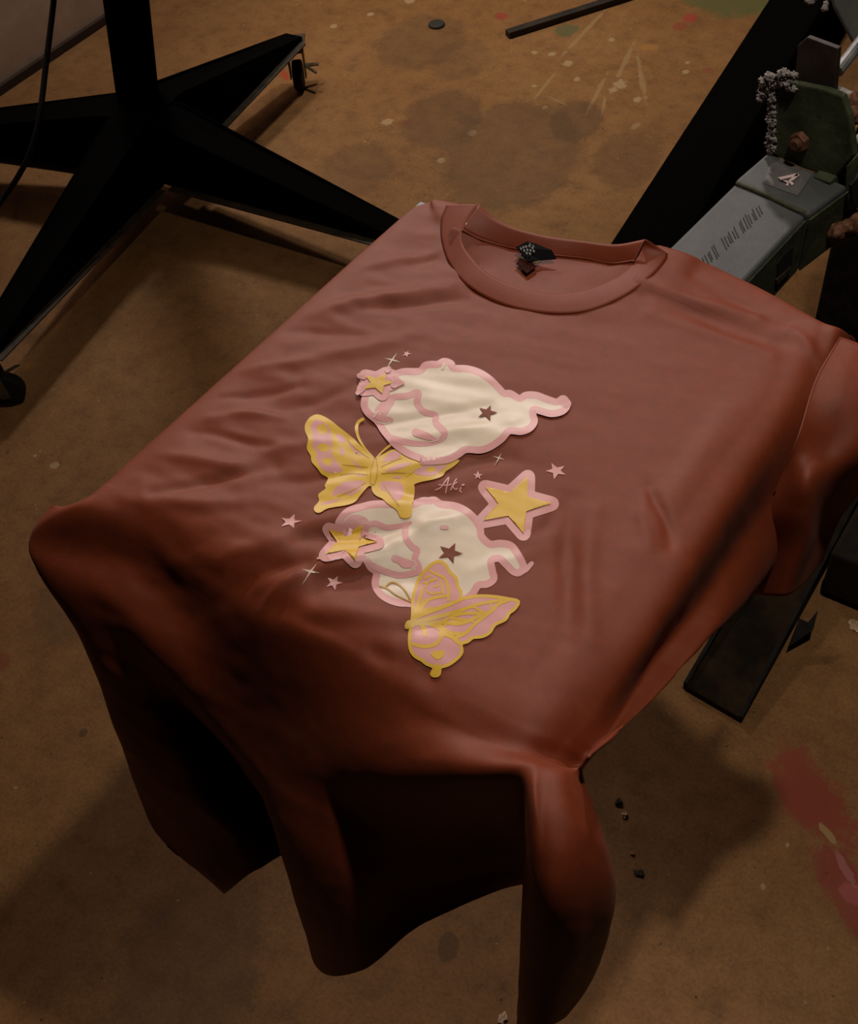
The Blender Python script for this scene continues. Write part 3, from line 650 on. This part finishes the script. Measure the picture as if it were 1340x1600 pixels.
for x, y in ((814, 388), (818, 386), (822, 385), (827, 384), (832, 387), (819, 391), (824, 390), (829, 391), (834, 392), (823, 395), (828, 396)):
    lstroke([(x - 1.4, y - 1.8), (x + .6, y + 2.2)]); lstroke([(x - 1.8, y + .8), (x + 1.6, y - .6)], .8)
for x, y in ((828, 381), (833, 384)): lstroke([(x - 1, y - 1.5), (x + 1, y + 1.5)], 1)
m_.out('label_lettering', M_tagink, lab)

# right sleeve
SL = [
 [P(1312, 526, z=.003), P(1345, 538, z=.004), P(1385, 558, z=.0), P(1430, 600, z=-.02)],
 [P(1274, 592, z=.0035), P(1318, 620, z=.0), P(1370, 640, z=-.012), P(1420, 670, z=-.045)],
 [P(1246, 680, z=-.008), P(1290, 700, z=-.022), P(1345, 710, z=-.03), P(1400, 730, z=-.075)],
 [P(1222, 738, z=-.035), P(1268, 752, z=-.028), P(1310, 770, z=-.07), P(1360, 757, z=-.10)],
 [P(1196, 800, z=-.065), P(1262, 800, z=-.052), P(1285, 815, z=-.10), P(1318, 800, z=-.12)],
 [P(1184, 865, z=-.11), P(1252, 855, z=-.085), P(1270, 860, z=-.125), P(1292, 856, z=-.145)],
 [P(1175, 929, z=-.15), P(1225, 931, z=-.13), P(1248, 918, z=-.145), P(1284, 877, z=-.165)]]
SS = spl(np.array(SL), 14); SS = spl(SS.transpose(1, 0, 2), 18).transpose(1, 0, 2)
a, b = SS.shape[:2]; ix = np.arange(a * b).reshape(a, b)
for i in range(a):
    for j in range(b): SS[i, j] += np.array([.3, -.3, .9]) * .0012 * noise.noise(Vector(SS[i, j] * 22))
sl = mesh('sleeve', SS.reshape(-1, 3), [(ix[i, j], ix[i + 1, j], ix[i + 1, j + 1], ix[i, j + 1]) for i in range(a - 1) for j in range(b - 1)], M_cloth, shirt, True)
s = sl.modifiers.new('solid', 'SOLIDIFY'); s.thickness = .0009; s.offset = 0
m_ = MB(); m_.tube([SS[i, 1] + np.array([-.0002, -.0004, .0004]) for i in range(0, int(a * .62), 2)], .0006, 6); m_.out('armhole_seam', M_cloth, sl, True)

# ------------------------------------------------------------------ the print, laid on the cloth
s1 = 270 / 1340.
def Z1(*p): return [(430 + s1 * x, 530 + s1 * y) for x, y in p]
def Z2(*p): return [(640 + s1 * x, 530 + s1 * y) for x, y in p]
def Z3(*p): return [(430 + s1 * x, 780 + s1 * y) for x, y in p]
def Z4(*p): return [(640 + s1 * x, 780 + s1 * y) for x, y in p]
def smooth_loop(pts, n=4):
    p = np.array(pts, float); q_ = np.vstack([p[-1:], p, p[:2]]); out = []
    for i in range(1, len(q_) - 2):
        for k in range(n):
            t = k / n; a, b, c_, d = q_[i-1], q_[i], q_[i+1], q_[i+2]
            out.append(.5 * (2*b + (c_-a)*t + (2*a - 5*b + 4*c_ - d)*t*t + (3*b - a - 3*c_ + d)*t**3))
    return out
class Print:
    def __init__(s, lv=0): s.v = []; s.f = []; s.m = []; s.lv = lv; s.base = lv
    def fill(s, pts, mi, lift=None, smooth=True, step=2.3):
        pts = smooth_loop(pts) if smooth else [np.array(p, float) for p in pts]
        s.lv += 1; h = .0002 + .00005 * (s.lv if lift is None else s.base + lift)
        P_ = np.array(pts); x0, y0 = P_.min(0); x1, y1 = P_.max(0)
        g = np.stack(np.meshgrid(np.arange(x0, x1, step), np.arange(y0, y1, step)), -1).reshape(-1, 2)
        g = g[inside(g, P_)] if len(g) else g
        if len(g):
            dmin = np.min(np.linalg.norm(g[:, None] - P_[None], axis=-1), axis=1); g = g[dmin > 1.2]
        vv = [Vector(p) for p in P_] + [Vector(p) for p in g]; n = len(P_)
        V, _, Fc, *_r = delaunay_2d_cdt(vv, [(i, (i + 1) % n) for i in range(n)], [], 1, 1e-4)
        k = len(s.v)
        for p in V:
            q_, nn = drop(p.x, p.y); s.v.append(q_ + nn * h)
        for f in Fc:
            s.f.append([k + i for i in f]); s.m.append(mi)
    def stroke(s, pts, w, mi, lift=None, closed=False, n=5):
        p = [np.array(q_, float) for q_ in pts]
        if closed: c_ = np.array(smooth_loop(p, n)); c_ = np.vstack([c_, c_[:1]])
        else: c_ = cr(p, n)
        if hasattr(w, '__len__'): w = np.interp(np.linspace(0, 1, len(c_)), np.linspace(0, 1, len(w)), w)
        else: w = [w] * len(c_)
        s.lv += 1; h = .0002 + .00005 * (s.lv if lift is None else s.base + lift)
        k = len(s.v); m = len(c_)
        for i in range(m):
            a = c_[max(i - 1, 0)]; b = c_[min(i + 1, m - 1)]
            if closed and i in (0, m - 1): a = c_[-2]; b = c_[1]
            d = unit(b - a + 1e-9); nn_ = np.array([-d[1], d[0]])
            for t in (-.5, -.3, -.1, .1, .3, .5):
                q_, nn = drop(*(c_[i] + nn_ * w[i] * t)); s.v.append(q_ + nn * h)
        for i in range(m - 1):
            for t in range(5): s.f.append([k + i * 6 + t, k + i * 6 + t + 1, k + i * 6 + 7 + t, k + i * 6 + 6 + t]); s.m.append(mi)
        if not closed:                       # round ends
            for e, sg in ((0, -1), (m - 1, 1)):
                r = w[e] / 2 * .98
                if r < .8: continue
                d = unit(c_[min(e + 1, m - 1)] - c_[max(e - 1, 0)]) * sg; nn_ = np.array([-d[1], d[0]]); kk = len(s.v)
                for a in range(9):
                    th = math.pi * a / 8; q_, nn = drop(*(c_[e] + nn_ * r * math.cos(th) + d * r * math.sin(th))); s.v.append(q_ + nn * h)
                s.f.append(list(range(kk, kk + 9))); s.m.append(mi)
    def out(s, name, parent, mats=None):
        return mesh(name, s.v, s.f, mats or [M_cream, M_pink, M_yellow, M_ochre, M_cloth], parent, True, s.m)
CR_, PK, YE, OC, CL = range(5)
def star_pts(tips, k=.47):
    t = [np.array(p, float) for p in tips]; c_ = sum(t) / 5; out = []
    for i in range(5): out += [t[i], c_ + ((t[i] + t[(i + 1) % 5]) / 2 - c_) * k]
    return out
def star(pr, tips, mi, k=.5, border=None):
    pts = star_pts(tips, k)
    if border:
        pr.lv += 1; bl = pr.lv - pr.base
        for i in range(len(pts)): pr.stroke([pts[i], (pts[i] + pts[(i + 1) % 10]) / 2, pts[(i + 1) % 10]], border, PK, lift=bl)
    pr.lv += 5; pr.fill(pts, mi, smooth=False, lift=pr.lv - pr.base); pr.lv -= 5

pr_root_mats = None
# --- lower creature first, then butterflies and the upper one
lo = Print()
outl = Z3((490, 190), (560, 100), (680, 60), (790, 40)) + Z4((-10, 45), (60, 30), (100, 15), (150, 15), (190, 10), (240, 40), (350, 55), (430, 90), (490, 140), (520, 180), (545, 230), (555, 290), (620, 350), (700, 345), (780, 360), (830, 420), (880, 520), (850, 570), (800, 560), (740, 500), (690, 460), (630, 480), (640, 560), (650, 620), (600, 660), (530, 670), (480, 740), (380, 800), (200, 830), (0, 810)) \
    + Z3((960, 805), (880, 780), (810, 730), (775, 660), (785, 570), (740, 530), (690, 460), (560, 420), (500, 300))
lo.fill(outl, CR_); lo.stroke(outl, 11.5, PK, closed=True)
lo.stroke(Z4((850, 570), (900, 545), (945, 500)), [10, 9, 7], PK)
lo.stroke(Z3((540, 200), (600, 150), (680, 160), (700, 200), (780, 190), (860, 220), (960, 210), (1050, 185)), [9, 10, 10, 10, 9, 9, 8, 5], PK)
lo.stroke(Z3((1010, 200), (1010, 300), (1060, 370), (1100, 400), (1080, 460), (1110, 520), (1110, 560), (1050, 580), (950, 590), (850, 560), (760, 520)), 10, PK)
lo.stroke(Z3((925, 460), (990, 485), (1060, 505)), [11, 11, 10], PK)
lo.stroke(Z3((965, 485), (1000, 515), (1060, 515)), 8, PK)
lo.stroke(Z3((1050, 545), (1090, 520), (1085, 490), (1050, 475)), 1.4, CR_)
lo.stroke(Z4((250, 220), (285, 222)), 7, PK)
lo.stroke(Z3((850, 690), (900, 650), (960, 670), (1010, 720), (1050, 790)), 2.6, OC)
lo.stroke(Z3((810, 680), (870, 700), (940, 750), (1050, 800)), 2.0, OC)
star(lo, Z4((235, 370), (355, 345), (415, 428), (340, 500), (222, 463)), CL, .5)
lo.stroke(Z3((400, 440), (330, 466)), [12, 3], PK); star(lo, Z3((415, 235), (680, 195), (795, 345), (620, 485), (390, 440)), YE, .55, 21)
lo.out('printed_creature', body)
up_ = Print(24)
# --- butterfly with open wings
bf = Print(14)
wing_l = Z1((770, 940), (700, 870), (600, 770), (500, 690), (420, 630), (340, 592), (280, 605), (235, 660), (232, 720), (255, 780), (245, 850), (275, 910), (285, 960), (330, 1010), (360, 1050), (410, 1085), (385, 1140), (390, 1165), (335, 1210), (340, 1260), (302, 1310), (310, 1345), (345, 1355), (400, 1325), (470, 1310), (560, 1295), (620, 1270), (660, 1220), (720, 1150), (765, 1130))
wing_r = Z1((780, 950), (850, 890), (920, 860), (1000, 880), (1150, 930), (1350, 940)) + Z2((380, 940), (370, 965), (320, 1005), (280, 1030), (250, 1070), (180, 1095), (100, 1110), (40, 1130)) + Z1((1080, 1150), (1080, 1200), (1065, 1290), (1055, 1370), (1020, 1395), (970, 1385), (940, 1330), (870, 1280), (830, 1245), (780, 1220), (750, 1180), (750, 1120))
bf.fill(wing_r, YE); bf.fill(wing_l, YE)
for a in ([(290, 730), (275, 680), (320, 630), (380, 660), (420, 690), (440, 800), (440, 900), (490, 970), (520, 1030), (430, 1040), (360, 1010), (320, 930), (320, 880), (290, 830)],
          [(480, 740), (530, 760), (545, 800), (510, 810), (480, 780)], [(500, 850), (530, 860), (535, 900), (510, 905)], [(570, 820), (610, 830), (655, 890), (660, 910), (620, 890)],
          [(590, 940), (650, 980), (680, 1015), (640, 1000)], [(480, 1150), (560, 1110), (690, 1110), (650, 1180), (580, 1220), (520, 1200), (440, 1225), (455, 1180)], [(350, 1290), (420, 1260), (520, 1240), (420, 1285)], [(620, 1045), (670, 1060), (690, 1075), (640, 1065)]):
    bf.fill(Z1(*a), PK, lift=3)
for a in ([(325, 690), (370, 665), (410, 700), (390, 740), (340, 740)], [(330, 830), (380, 815), (430, 850), (390, 880), (345, 870)], [(365, 940), (410, 925), (450, 945), (420, 985), (380, 975)]): bf.fill(Z1(*a), YE, lift=4)
for a in ([(830, 960), (900, 880), (980, 890), (940, 940), (880, 950)], [(860, 1030), (950, 980), (1060, 965), (1000, 1000), (900, 1030)], [(820, 1115), (900, 1110), (980, 1125), (995, 1190), (970, 1250), (910, 1250), (880, 1195), (820, 1170)], [(910, 1080), (960, 1065), (985, 1080), (950, 1088)],
          [(1050, 1020), (1140, 980), (1250, 985), (1330, 980), (1290, 1020), (1230, 1060), (1130, 1065)]): bf.fill(Z1(*a), PK, lift=3)
for a in ([(1175, 1010), (1210, 990), (1245, 1010), (1220, 1040), (1185, 1035)],): bf.fill(Z1(*a), YE, lift=4)
bf.stroke(Z1((1020, 1060), (1080, 1010), (1140, 985)), 5, YE, lift=5)
bf.stroke(Z1((775, 945), (772, 1000), (765, 1060), (755, 1120)), [5, 11, 12, 9], OC, lift=5)
bf.stroke(Z1((775, 950), (772, 1000), (765, 1060), (756, 1115)), [3, 7, 8.5, 6], YE, lift=6)
bf.stroke(Z1((765, 930), (700, 860), (650, 780), (630, 700), (645, 650), (680, 627)), [2, 3.5, 4, 5.5, 5, 5], YE, lift=5)
bf.stroke(Z1((785, 930), (840, 870), (930, 800)), [2.5, 3, 4], YE, lift=5)
for p in (((730, 930), (640, 870), (560, 790)), ((720, 1000), (620, 990), (520, 980)), ((720, 1060), (600, 1050), (500, 1060)), ((820, 1000), (900, 960), (980, 930)), ((820, 1050), (930, 1040), (1060, 1050)), ((700, 1120), (600, 1180), (480, 1230)), ((840, 1140), (890, 1210), (960, 1300))):
    bf.stroke(Z1(*p), [1.4, 2.2, 1.0], OC, lift=5)
bf.out('printed_butterfly', body)
# --- upper creature
outl = Z1((700, 320), (800, 290), (870, 260), (930, 278), (1000, 262), (1120, 258), (1160, 215), (1210, 205), (1260, 205), (1310, 182)) + Z2((320, 200), (340, 235), (450, 242), (550, 275), (635, 335), (690, 390), (730, 430), (780, 432), (850, 470), (900, 445), (980, 445), (1060, 475), (1140, 497), (1190, 470), (1220, 520), (1180, 570), (1100, 588), (1030, 572), (960, 555), (955, 600), (965, 650), (930, 700), (860, 726), (770, 722), (710, 785), (620, 845), (540, 868), (435, 865), (370, 905), (280, 945), (100, 955)) \
    + Z1((1140, 940), (1040, 900), (950, 840), (900, 790), (840, 720), (790, 640), (720, 580), (690, 520), (700, 440), (670, 400))
up_.fill(outl, CR_); up_.stroke(outl, 11, PK, closed=True)
up_.stroke(Z2((1185, 485), (1215, 510)), 15, PK)
up_.stroke(Z1((800, 560), (860, 500), (920, 460), (1020, 450), (1110, 425), (1100, 500), (1150, 570), (1240, 600), (1245, 660), (1310, 730), (1290, 780), (1200, 815), (1100, 820), (1000, 805), (900, 780)), [11, 11, 10, 10, 10, 11, 10, 10, 10, 11, 9, 8, 9, 10, 10], PK)
up_.stroke(Z1((770, 600), (830, 625), (895, 635)), [7, 10, 9], PK); up_.stroke(Z1((840, 590), (900, 500)), 9, PK)
up_.stroke(Z1((760, 615), (800, 570)), 1.8, CR_); up_.stroke(Z1((790, 650), (850, 665), (890, 655)), 1.8, CR_)
up_.stroke(Z1((1090, 735), (1170, 760), (1240, 785)), [12, 11, 6], PK); up_.stroke(Z1((1190, 810), (1260, 790), (1265, 755)), 1.5, CR_)
up_.stroke(Z2((268, 205), (255, 240)), 4, CR_)
star(up_, Z2((540, 548), (632, 527), (683, 583), (625, 647), (532, 622)), CL, .5)
star(up_, Z1((700, 300), (860, 280), (925, 352), (830, 442), (685, 405)), YE, .55, 21)
up_.stroke(Z1((925, 330), (1000, 358)), [10, 3], PK); up_.stroke(Z1((920, 375), (1000, 358)), [10, 3], PK)
up_.stroke(Z1((690, 310), (650, 300)), [9, 7], PK); up_.stroke(Z1((680, 400), (640, 437)), [9, 7], PK); up_.stroke(Z1((870, 262), (880, 250)), 9, PK)
up_.out('printed_creature', body)
# --- big star
bs_ = Print(); star(bs_, Z2((585, 1150), (915, 1070), (1100, 1278), (880, 1510), (565, 1412)), YE, .52, 23); bs_.out('printed_star', body)
# --- second butterfly
b2 = Print(14)
wt = Z4((20, 940), (25, 800), (45, 700), (90, 600), (160, 520), (235, 490), (280, 520), (310, 570), (360, 620), (370, 680), (395, 720), (410, 775), (520, 758), (650, 762), (760, 780), (842, 800), (810, 860), (770, 890), (740, 940), (660, 980), (620, 1040), (560, 1072), (490, 1080), (450, 1110), (400, 1130), (405, 1190), (370, 1240), (300, 1290), (240, 1310), (230, 1360), (200, 1375), (172, 1360), (190, 1310), (130, 1280), (100, 1255), (40, 1220), (5, 1160), (0, 1060), (10, 1000), (-25, 1000), (-15, 960))
b2.fill(wt, PK, lift=1); b2.stroke(wt, 5.2, YE, lift=3, closed=True, n=3)
def vein(w, *p): b2.stroke(Z4(*p), w, YE, lift=4)
vein([6, 7, 6, 5], (20, 930), (150, 880), (290, 830), (420, 775))
vein([8, 6, 4], (30, 960), (60, 840), (100, 700)); vein([5, 5, 5, 4, 3], (70, 900), (130, 800), (200, 770), (300, 750), (300, 700)); vein([4, 5, 4, 4, 3], (300, 790), (300, 700), (270, 620), (210, 590), (150, 560))
vein([3, 3, 3], (60, 900), (90, 830), (115, 780)); vein([3, 3, 3], (120, 690), (150, 650), (215, 625)); vein([3, 3, 3], (130, 720), (170, 740), (240, 730)); vein([3, 3], (245, 640), (260, 740)); vein([3, 3, 2], (90, 880), (160, 850), (230, 860))
vein([3, 3], (120, 620), (165, 600)); vein([2.5, 2.5, 2.5], (105, 655), (150, 655), (170, 625)); vein(3.5, (196, 686), (220, 674))
vein([6, 7, 6, 5, 4], (20, 960), (200, 920), (360, 880), (540, 820), (720, 790)); vein([6, 6, 6, 5], (40, 970), (240, 960), (400, 970), (600, 880)); vein([4, 5, 5], (230, 965), (380, 900), (560, 890)); vein([6, 6, 5], (220, 970), (300, 1040), (400, 1050))
vein([6, 6, 5, 6, 5, 5, 4], (350, 1085), (440, 1040), (500, 980), (570, 920), (640, 870), (690, 820), (760, 795)); vein([4, 4, 4], (440, 850), (500, 845), (560, 880)); vein([3, 3], (620, 800), (640, 860)); vein([3, 3, 3], (240, 1010), (330, 955), (430, 960)); vein([4, 4, 3], (330, 930), (420, 940), (500, 960))
vein([9, 9, 8, 7], (0, 965), (100, 960), (200, 985), (280, 1050)); vein([5, 6, 6, 5], (20, 1130), (110, 1148), (200, 1130), (255, 1060)); vein([7, 8, 6], (85, 975), (110, 1020), (118, 1060)); vein([6, 7, 7, 6], (240, 1050), (320, 1070), (370, 1110), (400, 1130))
b2.fill(Z4((165, 1195), (265, 1180), (260, 1225), (220, 1250), (185, 1235)), YE, lift=5)
b2.stroke(Z4((20, 985), (-15, 985)), 7, YE, lift=5); b2.stroke(Z4((215, 1300), (195, 1355)), 9, YE, lift=5)
b2.out('printed_butterfly', body)
# --- small stars, sparkles and the signature
def sparkle(c_, tips, name='printed_sparkle', m=CR_):
    k = Print(); pts = []
    c_ = np.array(c_, float); t = [np.array(p, float) for p in tips]
    for i in range(4): pts += [t[i], c_ + (t[i] + t[(i + 1) % 4] - 2 * c_) * .09]
    k.fill(pts, m, smooth=False, step=3); k.out(name, body)
sparkle(*Z1((905, 160)), Z1((945, 105), (972, 180), (862, 230), (842, 148)))
sparkle(*Z2((692, 920)), Z2((712, 880), (738, 936), (655, 993), (642, 908)))
sparkle(*Z3((275, 560)), Z3((325, 497), (345, 572), (203, 670), (205, 543)))
for t in (Z1((1000, 100), (1030, 93), (1055, 115), (1022, 143), (985, 132)), Z2((490, 1050), (528, 1025), (567, 1050), (548, 1088), (505, 1085)), Z2((1098, 962), (1200, 985), (1208, 1055), (1118, 1090), (1052, 1025)),
          Z3((48, 148), (150, 117), (210, 172), (145, 230), (45, 215)), Z3((405, 608), (485, 595), (522, 650), (465, 710), (395, 682))):
    k = Print(); star(k, t, PK, .5); k.out('printed_star', body)
sg = Print()
for st in ([(200, 1170), (240, 1150), (285, 1090), (302, 1075), (290, 1130), (278, 1192)], [(225, 1130), (290, 1135), (320, 1125)], [(362, 1085), (340, 1120), (318, 1170)], [(365, 1110), (335, 1138), (350, 1165), (368, 1160)], [(397, 1152), (388, 1176), (402, 1188)]):
    sg.stroke(Z2(*st), 1.7, PK)
sg.stroke(Z2((408, 1134), (418, 1130)), 3.0, PK)
sg.out('printed_signature', body)
